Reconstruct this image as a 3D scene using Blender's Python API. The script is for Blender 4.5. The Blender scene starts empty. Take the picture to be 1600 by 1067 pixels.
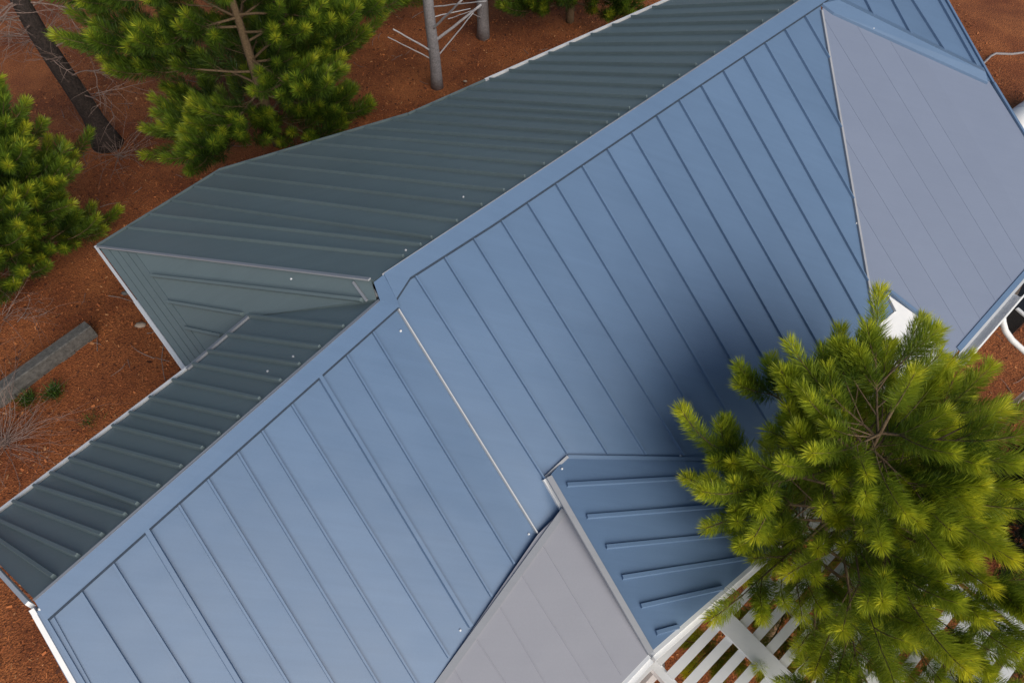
import bpy, math, random
import numpy as np
from mathutils import Vector

# ------------------------------------------------------------------ camera, world, sun, exposure
scene = bpy.context.scene
FPX, TILT, ZC = 1067.0, math.atan(767 / 1067.0), 12.0      # focal length in photo pixels, tilt from straight down, height
cam_data = bpy.data.cameras.new('camera')
cam = bpy.data.objects.new('camera', cam_data)
scene.collection.objects.link(cam)
cam.location = (0, 0, ZC)
cam.rotation_euler = (TILT, 0, 0)
cam_data.sensor_width = 36.0
cam_data.lens = 36.0 * FPX / 1600.0
cam_data.clip_end = 1000
scene.camera = cam

SUN_AZ, SUN_EL = math.radians(-60), math.radians(30)      # azimuth (from +X) and elevation the light comes from
world = bpy.data.worlds.new('World')
scene.world = world
world.use_nodes = True
wn = world.node_tree.nodes
bg = wn['Background']
sky = wn.new('ShaderNodeTexSky')
sky.sky_type = 'NISHITA'
sky.sun_disc = False
sky.sun_elevation = SUN_EL
sky.sun_rotation = math.radians(90) - SUN_AZ
world.node_tree.links.new(sky.outputs[0], bg.inputs[0])
bg.inputs[1].default_value = 0.086
sun_data = bpy.data.lights.new('sun', 'SUN')
sun_data.energy = 3.4
sun_data.angle = math.radians(62)
sun_data.color = (1.0, 0.93, 0.82)
sun = bpy.data.objects.new('sun', sun_data)
scene.collection.objects.link(sun)
sd = Vector((math.cos(SUN_AZ) * math.cos(SUN_EL), math.sin(SUN_AZ) * math.cos(SUN_EL), math.sin(SUN_EL)))
sun.rotation_euler = sd.to_track_quat('Z', 'Y').to_euler()
scene.view_settings.view_transform = 'Standard'
scene.view_settings.look = 'None'
scene.view_settings.gamma = 1
scene.view_settings.exposure = 0.0
scene.view_settings.use_curve_mapping = False

# ------------------------------------------------------------------ geometry helpers
COL = scene.collection
CAM = np.array([0, 0, ZC])
CT, ST = math.cos(TILT), math.sin(TILT)

def ray(u, v):
    x = (u - 800) / FPX; y = (533.5 - v) / FPX
    return np.array([x, y * CT + ST, y * ST - CT])

def P(u, v, z):                       # the spot at height z that the survey photo shows at (u, v)
    r = ray(u, v)
    return CAM + r * ((z - ZC) / r[2])

def plane(a, b, c):
    n = np.cross(b - a, c - a); n = n / np.linalg.norm(n)
    if n[2] < 0: n = -n
    return n, float(n @ a)

def PP(u, v, pl, off=0.0):            # the spot on a roof plane
    r = ray(u, v)
    return CAM + r * ((pl[1] + off - pl[0] @ CAM) / (pl[0] @ r))

def zat(pl, x, y):
    n, d = pl
    return (d - n[0] * x - n[1] * y) / n[2]

def mesh_obj(name, verts, faces, mat, parent=None, smooth=False):
    me = bpy.data.meshes.new(name)
    me.from_pydata([tuple(map(float, v)) for v in verts], [], faces)
    me.materials.append(mat)
    if smooth:
        me.polygons.foreach_set('use_smooth', [True] * len(me.polygons))
    me.update()
    o = bpy.data.objects.new(name, me)
    COL.objects.link(o)
    if parent is not None:
        o.parent = parent
        o.matrix_parent_inverse = parent_inverse(parent)
    return o

def parent_inverse(p):
    from mathutils import Matrix
    if p.parent is not None: return Matrix.Identity(4)
    q = p
    chain = []
    while q is not None:
        chain.append(q); q = q.parent
    loc = Vector((0, 0, 0))
    for c in chain: loc += Vector(c.location)
    return Matrix.Translation(-loc)

def empty(name, loc, label, cat, group=None):
    o = bpy.data.objects.new(name, None)
    o.empty_display_size = 0.2
    COL.objects.link(o)
    o.location = tuple(map(float, loc))
    tag(o, label, cat, group)
    return o

def tag(o, label=None, cat=None, group=None, kind=None):
    if label: o['label'] = label
    if cat: o['category'] = cat
    if group: o['group'] = group
    if kind: o['kind'] = kind
    return o

class MB:
    def __init__(s): s.v = []; s.f = []
    def add(s, vs, fs):
        b = len(s.v); s.v += [np.asarray(v, float) for v in vs]
        s.f += [tuple(i + b for i in f) for f in fs]
        return s
    def prism(s, top, down):          # polygon 'top' extruded by vector down
        top = [np.asarray(t, float) for t in top]
        n = len(top)
        nr = sum((np.cross(top[i], top[(i + 1) % n]) for i in range(n)), np.zeros(3))
        if nr @ np.asarray(down) > 0: top = top[::-1]
        bot = [t + down for t in top]
        fs = [tuple(range(n)), tuple(range(2 * n - 1, n - 1, -1))]
        for i in range(n):
            j = (i + 1) % n
            fs.append((j, i, n + i, n + j))
        return s.add(top + bot, fs)
    def beam(s, a, b, w, h, up=(0, 0, 1), taper=1.0):   # bar with its underside centred on the line a-b
        a = np.asarray(a, float); b = np.asarray(b, float)
        d = b - a; d = d / np.linalg.norm(d)
        up = np.asarray(up, float); side = np.cross(d, up); side /= np.linalg.norm(side)
        up = np.cross(side, d)
        vs = []
        for p in (a, b):
            vs += [p - side * w / 2, p + side * w / 2, p + side * w / 2 * taper + up * h, p - side * w / 2 * taper + up * h]
        return s.add(vs, [(0, 3, 2, 1), (4, 5, 6, 7), (0, 1, 5, 4), (1, 2, 6, 5), (2, 3, 7, 6), (3, 0, 4, 7)])
    def tube(s, pts, rad, n=8, cap=True):
        pts = [np.asarray(p, float) for p in pts]
        if not hasattr(rad, '__len__'): rad = [rad] * len(pts)
        ref = np.array([0.31, 0.22, 0.93]); rings = []
        for i, p in enumerate(pts):
            d = pts[min(i + 1, len(pts) - 1)] - pts[max(i - 1, 0)]
            d = d / (np.linalg.norm(d) + 1e-9)
            if abs(d @ ref) > 0.97: ref = np.array([0.93, 0.1, 0.3])
            x = np.cross(d, ref); x /= np.linalg.norm(x); y = np.cross(d, x)
            rings.append([p + rad[i] * (math.cos(2 * math.pi * k / n) * x + math.sin(2 * math.pi * k / n) * y) for k in range(n)])
        vs = [v for r in rings for v in r]; fs = []
        for i in range(len(pts) - 1):
            for k in range(n):
                k2 = (k + 1) % n
                fs.append((i * n + k, i * n + k2, (i + 1) * n + k2, (i + 1) * n + k))
        if cap:
            fs.append(tuple(range(n - 1, -1, -1))); fs.append(tuple((len(pts) - 1) * n + k for k in range(n)))
        return s.add(vs, fs)
    def build(s, name, mat, parent=None, smooth=False):
        return mesh_obj(name, s.v, s.f, mat, parent, smooth)

# ------------------------------------------------------------------ materials
def new_mat(name):
    m = bpy.data.materials.new(name); m.use_nodes = True
    nt = m.node_tree
    return m, nt, nt.nodes['Principled BSDF']

def N(nt, t, **kw):
    n = nt.nodes.new(t)
    for k, v in kw.items():
        if k.startswith('i_'):
            key = k[2:]; key = int(key) if key.isdigit() else key.replace('_', ' ')
            n.inputs[key].default_value = v
        else: setattr(n, k, v)
    return n

def painted_metal(name, col, rough=0.36, var=0.075, spec=0.5, metallic=0.0):
    m, nt, b = new_mat(name)
    L = nt.links.new
    oi = N(nt, 'ShaderNodeObjectInfo')
    tc = N(nt, 'ShaderNodeTexCoord')
    n1 = N(nt, 'ShaderNodeTexNoise', i_Scale=0.9, i_Detail=5.0, i_Roughness=0.6)
    n2 = N(nt, 'ShaderNodeTexNoise', i_Scale=60.0, i_Detail=3.0)
    L(tc.outputs['Object'], n1.inputs['Vector']); L(tc.outputs['Object'], n2.inputs['Vector'])
    a = N(nt, 'ShaderNodeMath', operation='MULTIPLY_ADD', i_1=var * 1.2, i_2=1.0 - var * 0.6)
    L(oi.outputs['Random'], a.inputs[0])
    c = N(nt, 'ShaderNodeMath', operation='MULTIPLY_ADD', i_1=var * 2.0, i_2=1.0 - var)
    L(n1.outputs[0], c.inputs[0])
    mp = N(nt, 'ShaderNodeMapping'); mp.inputs['Rotation'].default_value = (0, 0, math.radians(46)); mp.inputs['Scale'].default_value = (0.22, 7.0, 0.3)
    L(tc.outputs['Object'], mp.inputs['Vector'])
    n4 = N(nt, 'ShaderNodeTexNoise', i_Scale=1.6, i_Detail=6.0, i_Roughness=0.7); L(mp.outputs[0], n4.inputs['Vector'])
    st = N(nt, 'ShaderNodeMath', operation='MULTIPLY_ADD', i_1=var * 2.6, i_2=-var * 1.3); L(n4.outputs[0], st.inputs[0])
    e0 = N(nt, 'ShaderNodeMath', operation='MULTIPLY_ADD', i_1=0.10, i_2=0.95)
    L(n2.outputs[0], e0.inputs[0])
    e = N(nt, 'ShaderNodeMath', operation='ADD'); L(e0.outputs[0], e.inputs[0]); L(st.outputs[0], e.inputs[1])
    p = N(nt, 'ShaderNodeMath', operation='MULTIPLY'); L(a.outputs[0], p.inputs[0]); L(c.outputs[0], p.inputs[1])
    q = N(nt, 'ShaderNodeMath', operation='MULTIPLY'); L(p.outputs[0], q.inputs[0]); L(e.outputs[0], q.inputs[1])
    s = N(nt, 'ShaderNodeVectorMath', operation='SCALE'); s.inputs[0].default_value = col
    L(q.outputs[0], s.inputs['Scale'])
    L(s.outputs[0], b.inputs['Base Color'])
    r = N(nt, 'ShaderNodeMath', operation='MULTIPLY_ADD', i_1=0.22, i_2=rough - 0.11)
    L(n1.outputs[0], r.inputs[0]); L(r.outputs[0], b.inputs['Roughness'])
    bp = N(nt, 'ShaderNodeBump', i_Strength=0.28, i_Distance=0.02)
    n3 = N(nt, 'ShaderNodeTexNoise', i_Scale=2.2, i_Detail=1.0); L(tc.outputs['Object'], n3.inputs['Vector'])
    L(n3.outputs[0], bp.inputs['Height']); L(bp.outputs[0], b.inputs['Normal'])
    b.inputs['Specular IOR Level'].default_value = spec
    b.inputs['Metallic'].default_value = metallic
    return m

def noisy(name, c1, c2, scale=8.0, rough=0.8, bump=0.3, dist=0.02, detail=6.0):
    m, nt, b = new_mat(name); L = nt.links.new
    tc = N(nt, 'ShaderNodeTexCoord')
    n1 = N(nt, 'ShaderNodeTexNoise', i_Scale=scale, i_Detail=detail, i_Roughness=0.65)
    L(tc.outputs['Object'], n1.inputs['Vector'])
    cr = N(nt, 'ShaderNodeValToRGB')
    cr.color_ramp.elements[0].position = 0.3; cr.color_ramp.elements[1].position = 0.7
    cr.color_ramp.elements[0].color = (*c1, 1); cr.color_ramp.elements[1].color = (*c2, 1)
    L(n1.outputs[0], cr.inputs[0]); L(cr.outputs[0], b.inputs['Base Color'])
    bp = N(nt, 'ShaderNodeBump', i_Strength=bump, i_Distance=dist)
    L(n1.outputs[0], bp.inputs['Height']); L(bp.outputs[0], b.inputs['Normal'])
    b.inputs['Roughness'].default_value = rough
    return m

BLUE = painted_metal('blue_metal_paint', (0.118, 0.190, 0.312))
SLATE = painted_metal('slate_metal_paint', (0.165, 0.216, 0.226), rough=0.5)
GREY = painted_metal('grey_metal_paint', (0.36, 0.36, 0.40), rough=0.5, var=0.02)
LILAC = painted_metal('blue_grey_metal_paint', (0.195, 0.232, 0.325), rough=0.5, var=0.03)
RIM = painted_metal('weathered_edge_metal', (0.34, 0.35, 0.38), rough=0.5)
GALV = painted_metal('galvanised_trim', (0.5, 0.51, 0.53), rough=0.4)
CAP_SHADE = noisy('cap_edge_shade', (0.02, 0.035, 0.06), (0.035, 0.055, 0.09), 20.0, 0.8, 0.1)  # shadow colour for the line along the ridge cap edge
WHITE = noisy('white_paint', (0.74, 0.75, 0.77), (0.82, 0.82, 0.82), 5.0, 0.5, 0.05)
SIDING = noisy('house_siding', (0.42, 0.42, 0.42), (0.5, 0.5, 0.49), 3.0, 0.7, 0.1)
GAP_SHADE = noisy('eave_gap_shade', (0.012, 0.012, 0.015), (0.02, 0.02, 0.022), 3.0, 0.25, 0.0)  # shade under the right eave, put in as a dark colour
STONE = noisy('grey_stone', (0.065, 0.063, 0.06), (0.155, 0.148, 0.14), 14.0, 0.9, 0.5)
PALESTONE = noisy('pale_stone', (0.32, 0.24, 0.18), (0.48, 0.38, 0.3), 14.0, 0.9, 0.5)
BARK = noisy('pine_bark', (0.10, 0.065, 0.035), (0.24, 0.16, 0.09), 22.0, 0.9, 0.8)
DARKBARK = noisy('dark_bark', (0.018, 0.014, 0.013), (0.07, 0.05, 0.045), 18.0, 0.95, 1.0, 0.05)
GREYBARK = noisy('grey_bark', (0.19, 0.18, 0.19), (0.36, 0.34, 0.35), 20.0, 0.9, 0.7)
SILVER = noisy('weathered_branch', (0.40, 0.39, 0.41), (0.6, 0.58, 0.6), 20.0, 0.7, 0.3)
TWIG = noisy('dry_twig', (0.16, 0.10, 0.08), (0.34, 0.25, 0.22), 20.0, 0.9, 0.3)

def needle_mat(name, young, mid, old):
    m, nt, b = new_mat(name); L = nt.links.new
    at = N(nt, 'ShaderNodeAttribute', attribute_name='age')
    cr = N(nt, 'ShaderNodeValToRGB'); e = cr.color_ramp.elements
    e[0].position = 0.0; e[0].color = (*old, 1)
    e[1].position = 1.0; e[1].color = (*young, 1)
    k = e.new(0.55); k.color = (*mid, 1)
    L(at.outputs['Fac'], cr.inputs[0]); L(cr.outputs[0], b.inputs['Base Color'])
    b.inputs['Roughness'].default_value = 0.45
    b.inputs['Specular IOR Level'].default_value = 0.35
    tr = N(nt, 'ShaderNodeBsdfTranslucent'); L(cr.outputs[0], tr.inputs[0])
    mx = N(nt, 'ShaderNodeMixShader'); mx.inputs[0].default_value = 0.38
    out = nt.nodes['Material Output']
    L(b.outputs[0], mx.inputs[1]); L(tr.outputs[0], mx.inputs[2]); L(mx.outputs[0], out.inputs[0])
    return m
NEEDLE = needle_mat('pine_needles', (0.85, 0.79, 0.05), (0.42, 0.49, 0.035), (0.09, 0.165, 0.02))
NEEDLE_DEEP = needle_mat('deep_pine_needles', (0.74, 0.72, 0.05), (0.18, 0.285, 0.028), (0.022, 0.058, 0.012))
NEEDLE_SHADED = needle_mat('shaded_fir_needles', (0.03, 0.055, 0.022), (0.018, 0.036, 0.016), (0.01, 0.02, 0.01))  # the shade this fir stands in is put into its needle colour
GRASS = needle_mat('grass_blades', (0.14, 0.24, 0.03), (0.06, 0.13, 0.02), (0.03, 0.07, 0.015))

def mulch_mat():
    m, nt, b = new_mat('red_mulch'); L = nt.links.new
    tc = N(nt, 'ShaderNodeTexCoord')
    big = N(nt, 'ShaderNodeTexNoise', i_Scale=0.55, i_Detail=6.0, i_Roughness=0.6)
    fine = N(nt, 'ShaderNodeTexNoise', i_Scale=28.0, i_Detail=8.0, i_Roughness=0.75)
    vor = N(nt, 'ShaderNodeTexVoronoi', i_Scale=30.0)
    for n in (big, fine, vor): L(tc.outputs['Object'], n.inputs['Vector'])
    c1 = N(nt, 'ShaderNodeValToRGB')
    c1.color_ramp.elements[0].position = 0.32; c1.color_ramp.elements[1].position = 0.72
    c1.color_ramp.elements[0].color = (0.10, 0.026, 0.010, 1); c1.color_ramp.elements[1].color = (0.72, 0.235, 0.065, 1)
    L(fine.outputs[0], c1.inputs[0])
    c2 = N(nt, 'ShaderNodeValToRGB')
    c2.color_ramp.elements[0].position = 0.35; c2.color_ramp.elements[1].position = 0.65
    c2.color_ramp.elements[0].color = (0.5, 0.40, 0.38, 1); c2.color_ramp.elements[1].color = (1, 1, 1, 1)
    L(big.outputs[0], c2.inputs[0])
    mx = N(nt, 'ShaderNodeMix', data_type='RGBA', blend_type='MULTIPLY'); mx.inputs[0].default_value = 1
    L(c1.outputs[0], mx.inputs[6]); L(c2.outputs[0], mx.inputs[7]); L(mx.outputs[2], b.inputs['Base Color'])
    ad = N(nt, 'ShaderNodeMath', operation='ADD'); L(fine.outputs[0], ad.inputs[0]); L(vor.outputs[0], ad.inputs[1])
    bp = N(nt, 'ShaderNodeBump', i_Strength=0.7, i_Distance=0.03)
    L(ad.outputs[0], bp.inputs['Height']); L(bp.outputs[0], b.inputs['Normal'])
    b.inputs['Roughness'].default_value = 0.95
    return m
MULCH = mulch_mat()

def chip_mat():
    m, nt, b = new_mat('mulch_chips'); L = nt.links.new
    at = N(nt, 'ShaderNodeAttribute', attribute_name='age')
    cr = N(nt, 'ShaderNodeValToRGB'); e = cr.color_ramp.elements
    e[0].color = (0.055, 0.016, 0.008, 1); e[1].color = (0.55, 0.29, 0.13, 1)
    k = e.new(0.45); k.color = (0.34, 0.10, 0.032, 1)
    k = e.new(0.85); k.color = (0.56, 0.18, 0.055, 1)
    L(at.outputs['Fac'], cr.inputs[0]); L(cr.outputs[0], b.inputs['Base Color'])
    b.inputs['Roughness'].default_value = 0.9
    return m
CHIP = chip_mat()

# ------------------------------------------------------------------ roof planes (heights in metres)
ZU, ZL = 6.0, 5.88
U0, U1 = P(600, 426.8, ZU), P(1252, 0, ZU)
L0, L1 = P(54, 939, ZL), P(594, 471, ZL)
S1 = P(840, 835, 4.2)
AU = plane(U0, U1, S1)                                   # long blue slope
AL = plane(L0, L1, S1)                                   # its lower wing
FF = plane(U0, U1, P(345, 268, 3.3))                     # shaded rear slope
HH = plane(L0, L1, P(295, 578, 4.9))                     # shaded rear slope of the lower wing
GG = plane(PP(155, 386, FF), PP(390, 496, HH), PP(580, 437, FF))
DV = PP(886, 713, AU)                                    # head of the dormer valley
DR1 = P(1015, 1020, DV[2] - 0.42)
CC = plane(DV, DR1, PP(1165, 717, AU))
DR0 = PP(857, 745, CC)                                   # dormer ridge
BB = plane(PP(880, 795, AU) + [0, 0, 0.09], DR1, PP(680, 1067, AL))
hipA, hipB = PP(1283, 20, AU), PP(1365, 495, AU)
dz = PP(1600, 430, AU)[2]
DD = plane(hipA, hipB, P(1600, 430, dz + 0.45))
EE = plane(P(1278, -17, ZU), P(1420, -110, ZU), PP(1545, 128, DD))

def along(a, b, z):                                      # extend line a-b to height z
    return a + (b - a) * ((z - a[2]) / (b[2] - a[2]))

house = empty('house', (0, 6, 0), 'large house with blue, slate and grey standing seam metal roof', 'house')

def basis(pl):
    n = pl[0]; e1 = np.cross(n, [0, 0, 1.0]); e1 /= np.linalg.norm(e1); e2 = np.cross(n, e1)
    return e1, e2, n

def clip_half(poly, a, d, sign):
    out = []; n = len(poly)
    s = [sign * (d[0] * (p[1] - a[1]) - d[1] * (p[0] - a[0])) for p in poly]
    for i in range(n):
        j = (i + 1) % n
        if s[i] >= 0: out.append(poly[i])
        if (s[i] >= 0) != (s[j] >= 0):
            t = s[i] / (s[i] - s[j]); out.append(poly[i] + (poly[j] - poly[i]) * t)
    return out

def area2(p): return 0.5 * sum(p[i][0] * p[(i + 1) % len(p)][1] - p[(i + 1) % len(p)][0] * p[i][1] for i in range(len(p)))

def line_poly(a, d, poly):
    ts = []
    for i in range(len(poly)):
        p, q = poly[i], poly[(i + 1) % len(poly)]
        e = q - p; den = d[0] * e[1] - d[1] * e[0]
        if abs(den) < 1e-9: continue
        w = p - a
        t = (w[0] * e[1] - w[1] * e[0]) / den; u = (w[0] * d[1] - w[1] * d[0]) / den
        if 0 <= u < 1: ts.append(t)
    return sorted(ts)

def roof_slope(pl, poly3, ribs, mat, w=0.028, h=0.042, heavy=(), ext=(True, True), name='roof_slope',
               deck=0.07, panel_t=0.008, rib_name='standing_seam', special=None, tri=None):
    """poly3: outline in 3D on the plane; ribs: ((u,v),(u,v)) lines; panels are cut out between them."""
    e1, e2, n = basis(pl)
    o0 = poly3[0]
    to2 = lambda p: np.array([(p - o0) @ e1, (p - o0) @ e2])
    to3 = lambda q, off=0.0: o0 + e1 * q[0] + e2 * q[1] + n * off
    poly = [to2(p) for p in poly3]
    d = MB().prism([to3(q) for q in poly], np.array([0, 0, -deck])).build(name, mat, house)
    lines = []
    for k, (a, b) in enumerate(ribs):
        A = to2(PP(*a, pl)); B = to2(PP(*b, pl)); D = (B - A) / np.linalg.norm(B - A)
        lines.append((A, B, D, k))
    # panels
    def fwd(i):                       # side of line i on which the next line lies
        j, sg = (i + 1, 1) if i + 1 < len(lines) else (i - 1, -1)
        m = (lines[j][0] + lines[j][1]) / 2; a, dd = lines[i][0], lines[i][2]
        return sg * (1 if dd[0] * (m[1] - a[1]) - dd[1] * (m[0] - a[0]) > 0 else -1)
    for i in range(len(lines) + 1):
        q = list(poly)
        if i > 0: q = clip_half(q, lines[i - 1][0], lines[i - 1][2], fwd(i - 1))
        if len(q) >= 3 and i < len(lines): q = clip_half(q, lines[i][0], lines[i][2], -fwd(i))
        if len(q) < 3 or abs(area2(q)) < 0.004: continue
        MB().prism([to3(p, panel_t) for p in q], -n * (panel_t + 0.004)).build('roof_panel', mat, d)
    for A, B, D, k in lines:
        ts = line_poly(A, D, poly)
        LB = (B - A) @ D; mid = LB / 2
        lo = [t for t in ts if t < mid]; hi = [t for t in ts if t > mid]
        t0 = lo[-1] if (lo and (ext[0] or lo[-1] > 0)) else 0.0
        t1 = hi[0] if (hi and (ext[1] or hi[0] < LB)) else LB
        ww, hh = (w * 2.1, h * 1.25) if k in heavy else (w, h)
        m = special[k] if special and k in special else mat
        MB().beam(to3(A + D * (t0 + 0.05), panel_t - 0.002), to3(A + D * (t1 - 0.05), panel_t - 0.002), ww, hh, n, 0.7).build(rib_name, m, d)
    return d

def on(pl, *pts): return [PP(u, v, pl) for u, v in pts]

# --- blue slope, lower wing
valL = PP(600, 1183, AL)
eaveL = PP(192, 1187, AL)
AL_poly = on(AL, (56, 941), (594, 471), (622, 485), (840, 835), (680, 1067)) + [valL, eaveL]
AL_ribs = [((74, 967), (133, 1067)), ((126.6, 923), (217.7, 1067)), ((175.5, 877.4), (295.3, 1067)), ((231, 830), (374.6, 1067)),
           ((280, 789.7), (450.6, 1067)), ((326.7, 752.6), (519.7, 1067)), ((376.3, 715.4), (590, 1067)),
           ((415, 683), (655, 1075)), ((460, 640), (715, 1050)), ((505, 598), (735.9, 980)), ((543.5, 559), (766, 930)), ((582.3, 520.4), (803, 882))]
roof_slope(AL, AL_poly, AL_ribs, BLUE, heavy=(3, 9))
# --- blue slope, long wing
ev = 3.3
evA = along(PP(1283, 20, AU), PP(1365, 495, AU), ev)
vdir = PP(1165, 717, AU) - DV
vEnd = DV + vdir * ((ev - DV[2]) / vdir[2])
AU_poly = on(AU, (594, 431), (1278, -17), (1283, 20), (1338, 340), (1365, 495)) + [evA, vEnd] + on(AU, (1165, 717), (886, 713), (851, 746), (880, 795), (840, 835), (622, 485))
AU_ribs = [((649.8, 434.4), (825.3, 710)), ((695.4, 405.7), (886, 710)), ((739.2, 373.6), (948.5, 710)),
           ((781.5, 344.3), (1007.6, 710)), ((823.7, 319), (1066.6, 710)), ((867.5, 288.6), (1121, 710)), ((908, 260), (1166, 698)),
           ((946.8, 233), (1198, 660)), ((985.7, 209), (1215, 601)), ((1024.5, 182), (1259, 596)), ((1060, 159), (1271, 529)),
           ((1094, 135), (1318, 534)), ((1129, 113), (1352, 512)), ((1160, 89.4), (1360, 451)), ((1193, 67.5), (1336.7, 320.6)),
           ((1225.4, 49), (1311.4, 199)), ((1255.7, 27), (1286, 79))]
roof_slope(AU, AU_poly, AU_ribs, BLUE)
# pale seam where the wings meet
SEAM = MB().beam(PP(622, 484, AU, 0.012), PP(838, 832, AU, 0.012), 0.024, 0.045, AU[0], 0.6).build('pale_seam', GALV, house)
# --- rear slope of the long wing
F_top = along(PP(1050, 0, FF), PP(1180, -52, FF), PP(1050, 0, FF)[2] + (PP(1180, -52, FF) - PP(1050, 0, FF))[2])
F_poly = on(FF, (584, 439), (1278, -17), (1330, -51), (1180, -52), (1050, 0), (640, 181), (345, 268), (155, 386), (578, 437))
F_ribs = [((202, 358), (615, 402)), ((236, 337), (634, 383)), ((273, 316), (665, 373)), ((314, 295), (709, 348)), ((349, 275), (748, 323)),
          ((402, 258), (781, 300)), ((452, 244), (813.5, 279)), ((496, 227), (842, 259)), ((545, 213), (867.5, 240.6)), ((579, 202.5), (891, 226)),
          ((609, 189), (915, 211.6)), ((638, 176), (940, 195)), ((668, 165), (956, 183)), ((699, 154.6), (972, 172)), ((732.5, 141), (1001, 154.6)),
          ((764.6, 126.6), (1028, 138)), ((795, 113), (1053, 121.5)), ((829, 99.6), (1080, 104.6)), ((862, 86), (1108, 86)), ((898, 71.5), (1135, 70)),
          ((931.6, 56.7), (1160, 53)), ((965, 42), (1185, 37)), ((999, 28.7), (1213, 21)), ((1031, 14), (1240, 5)), ((1065, -4), (1265, -12)), ((1100, -18), (1290, -26))]
roof_slope(FF, F_poly, F_ribs, SLATE, w=0.036, h=0.052)
# --- rear slope of the lower wing
H_poly = on(HH, (56, 938), (-30, 852), (-30, 826), (295, 578), (390, 495), (585, 468), (594, 471))
H_ribs = [((-20, 830), (84, 901)), ((0, 815), (120, 869)), ((29, 788), (158.6, 837)), ((61, 763), (185.6, 803)), ((89, 744), (211, 788)),
          ((116, 720.5), (246, 761)), ((145, 694), (285, 732)), ((182, 669), (320.6, 704)), ((211, 649), (349, 682)), ((241, 625), (376, 655.4)),
          ((277, 598), (408, 626.7)), ((309, 573), (439, 598)), ((332, 552.5), (469, 573)), ((357.7, 525.5), (499.5, 545.7)), ((395, 497), (536.6, 513.7))]
roof_slope(HH, H_poly, H_ribs, SLATE, w=0.042, h=0.056)
# --- cross slope between them
G_poly = on(GG, (155, 386), (295, 578), (390, 495), (588, 468), (580, 437))
G_ribs = [((290, 512), (352.7, 525.5)), ((263, 471.5), (385, 492)), ((238, 431), (574, 470))]
gslope = roof_slope(GG, G_poly, G_ribs, SLATE, w=0.055, h=0.06, ext=(False, False))
# --- dormer
C_poly = [DR0, DV] + on(CC, (1165, 717), (1240, 722), (1200, 860), (1110, 937), (1015, 1020))
C_ribs = [((879, 758), (1150, 743)), ((910, 808), (1150, 789)), ((940, 855), (1150, 834)), ((965, 903), (1150, 874)), ((994, 948), (1120, 920)), ((1018, 990), (1075, 974))]
roof_slope(CC, C_poly, C_ribs, BLUE, w=0.06, h=0.034, ext=(False, True), deck=0.25)
bEnd = along(PP(840, 835, AL), PP(680, 1067, AL), 3.9)
B_front = DR1 + (P(970, 1067, zat(BB, *P(970, 1067, DR1[2] - 0.05)[:2])) - DR1) * 3.2
B_front = PP(870, 1172, BB)
B_poly = [PP(880, 795, BB)] + on(BB, (840, 835), (680, 1067), (610, 1172)) + [B_front] + on(BB, (1015, 1020))
B_ribs = [((845.6, 847), (968.7, 1051)), ((812.8, 894), (908, 1044.5)), ((778, 941.6), (850.6, 1064.7)), ((739, 990.5), (788, 1064.7)), ((705.5, 1039.4), (722, 1067))]
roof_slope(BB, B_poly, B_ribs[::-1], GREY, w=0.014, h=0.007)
# --- grey slope on the right and the blue one behind it
rk = PP(1678, 341, DD)
D_poly = on(DD, (1283, 20), (1288, 4), (1545, 128), (1600, 215)) + [rk] + on(DD, (1495, 550), (1450, 600), (1382, 600), (1365, 495), (1338, 340))
D_ribs = [((x, 350), (x + 60, 449)) for x in (1357, 1401, 1441, 1482, 1526, 1563, 1601)]
roof_slope(DD, D_poly, D_ribs, LILAC, w=0.014, h=0.006)
E_poly = [P(1278, -17, ZU), P(1413, -105, ZU)] + on(EE, (1475, 0), (1547, 128), (1290, 4))
E_ribs = [((1465, 0), (1522, 101)), ((1423, 0), (1470, 74)), ((1392, 0), (1421, 54)), ((1350, 0), (1365, 30))]
roof_slope(EE, E_poly, E_ribs[::-1], BLUE, w=0.04, h=0.04)

# --- ridge caps
def cap(crest, crest_z, edge, pl, back, plb, lip=0.075, name='ridge_cap'):
    n = pl[0]
    c = [P(u, v, crest_z) for u, v in crest]
    e = [PP(u, v, pl, lip) for u, v in edge]
    o = MB().prism(c + e[::-1], -n * 0.062).build(name, BLUE, house)
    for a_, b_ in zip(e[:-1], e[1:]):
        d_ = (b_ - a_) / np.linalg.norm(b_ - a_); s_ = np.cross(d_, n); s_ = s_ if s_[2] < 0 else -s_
        MB().beam(a_ + s_ * 0.006 - n * 0.066, b_ + s_ * 0.006 - n * 0.066, 0.030, 0.045, n).build('cap_shadow_line', CAP_SHADE, o)  # dark bar added as the shadow line below the cap edge
    bk = [PP(u, v, plb, 0.045) for u, v in back]
    MB().prism([p + np.array([0, 0, 0.002]) for p in c] + bk[::-1], np.array([0, 0, -0.04])).build('cap_edge', RIM, o)
    return o
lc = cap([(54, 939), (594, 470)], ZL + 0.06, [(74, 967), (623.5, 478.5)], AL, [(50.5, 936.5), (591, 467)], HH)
cpl = plane(P(54, 939, ZL + 0.06), P(594, 470, ZL + 0.06), PP(623.5, 478.5, AL, 0.075))
MB().prism([PP(u, v, cpl, 0.004) for u, v in ((594, 470), (584, 441), (601, 428), (619.5, 466), (624.5, 479))], np.array([0, 0, -0.07])).build('cap_joint', BLUE, lc)
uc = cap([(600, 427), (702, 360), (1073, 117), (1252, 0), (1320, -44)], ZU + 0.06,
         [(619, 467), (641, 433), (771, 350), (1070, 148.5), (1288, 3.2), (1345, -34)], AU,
         [(597, 428), (699, 360), (1070, 116.4), (1249, 0), (1317, -45)], FF)
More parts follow.
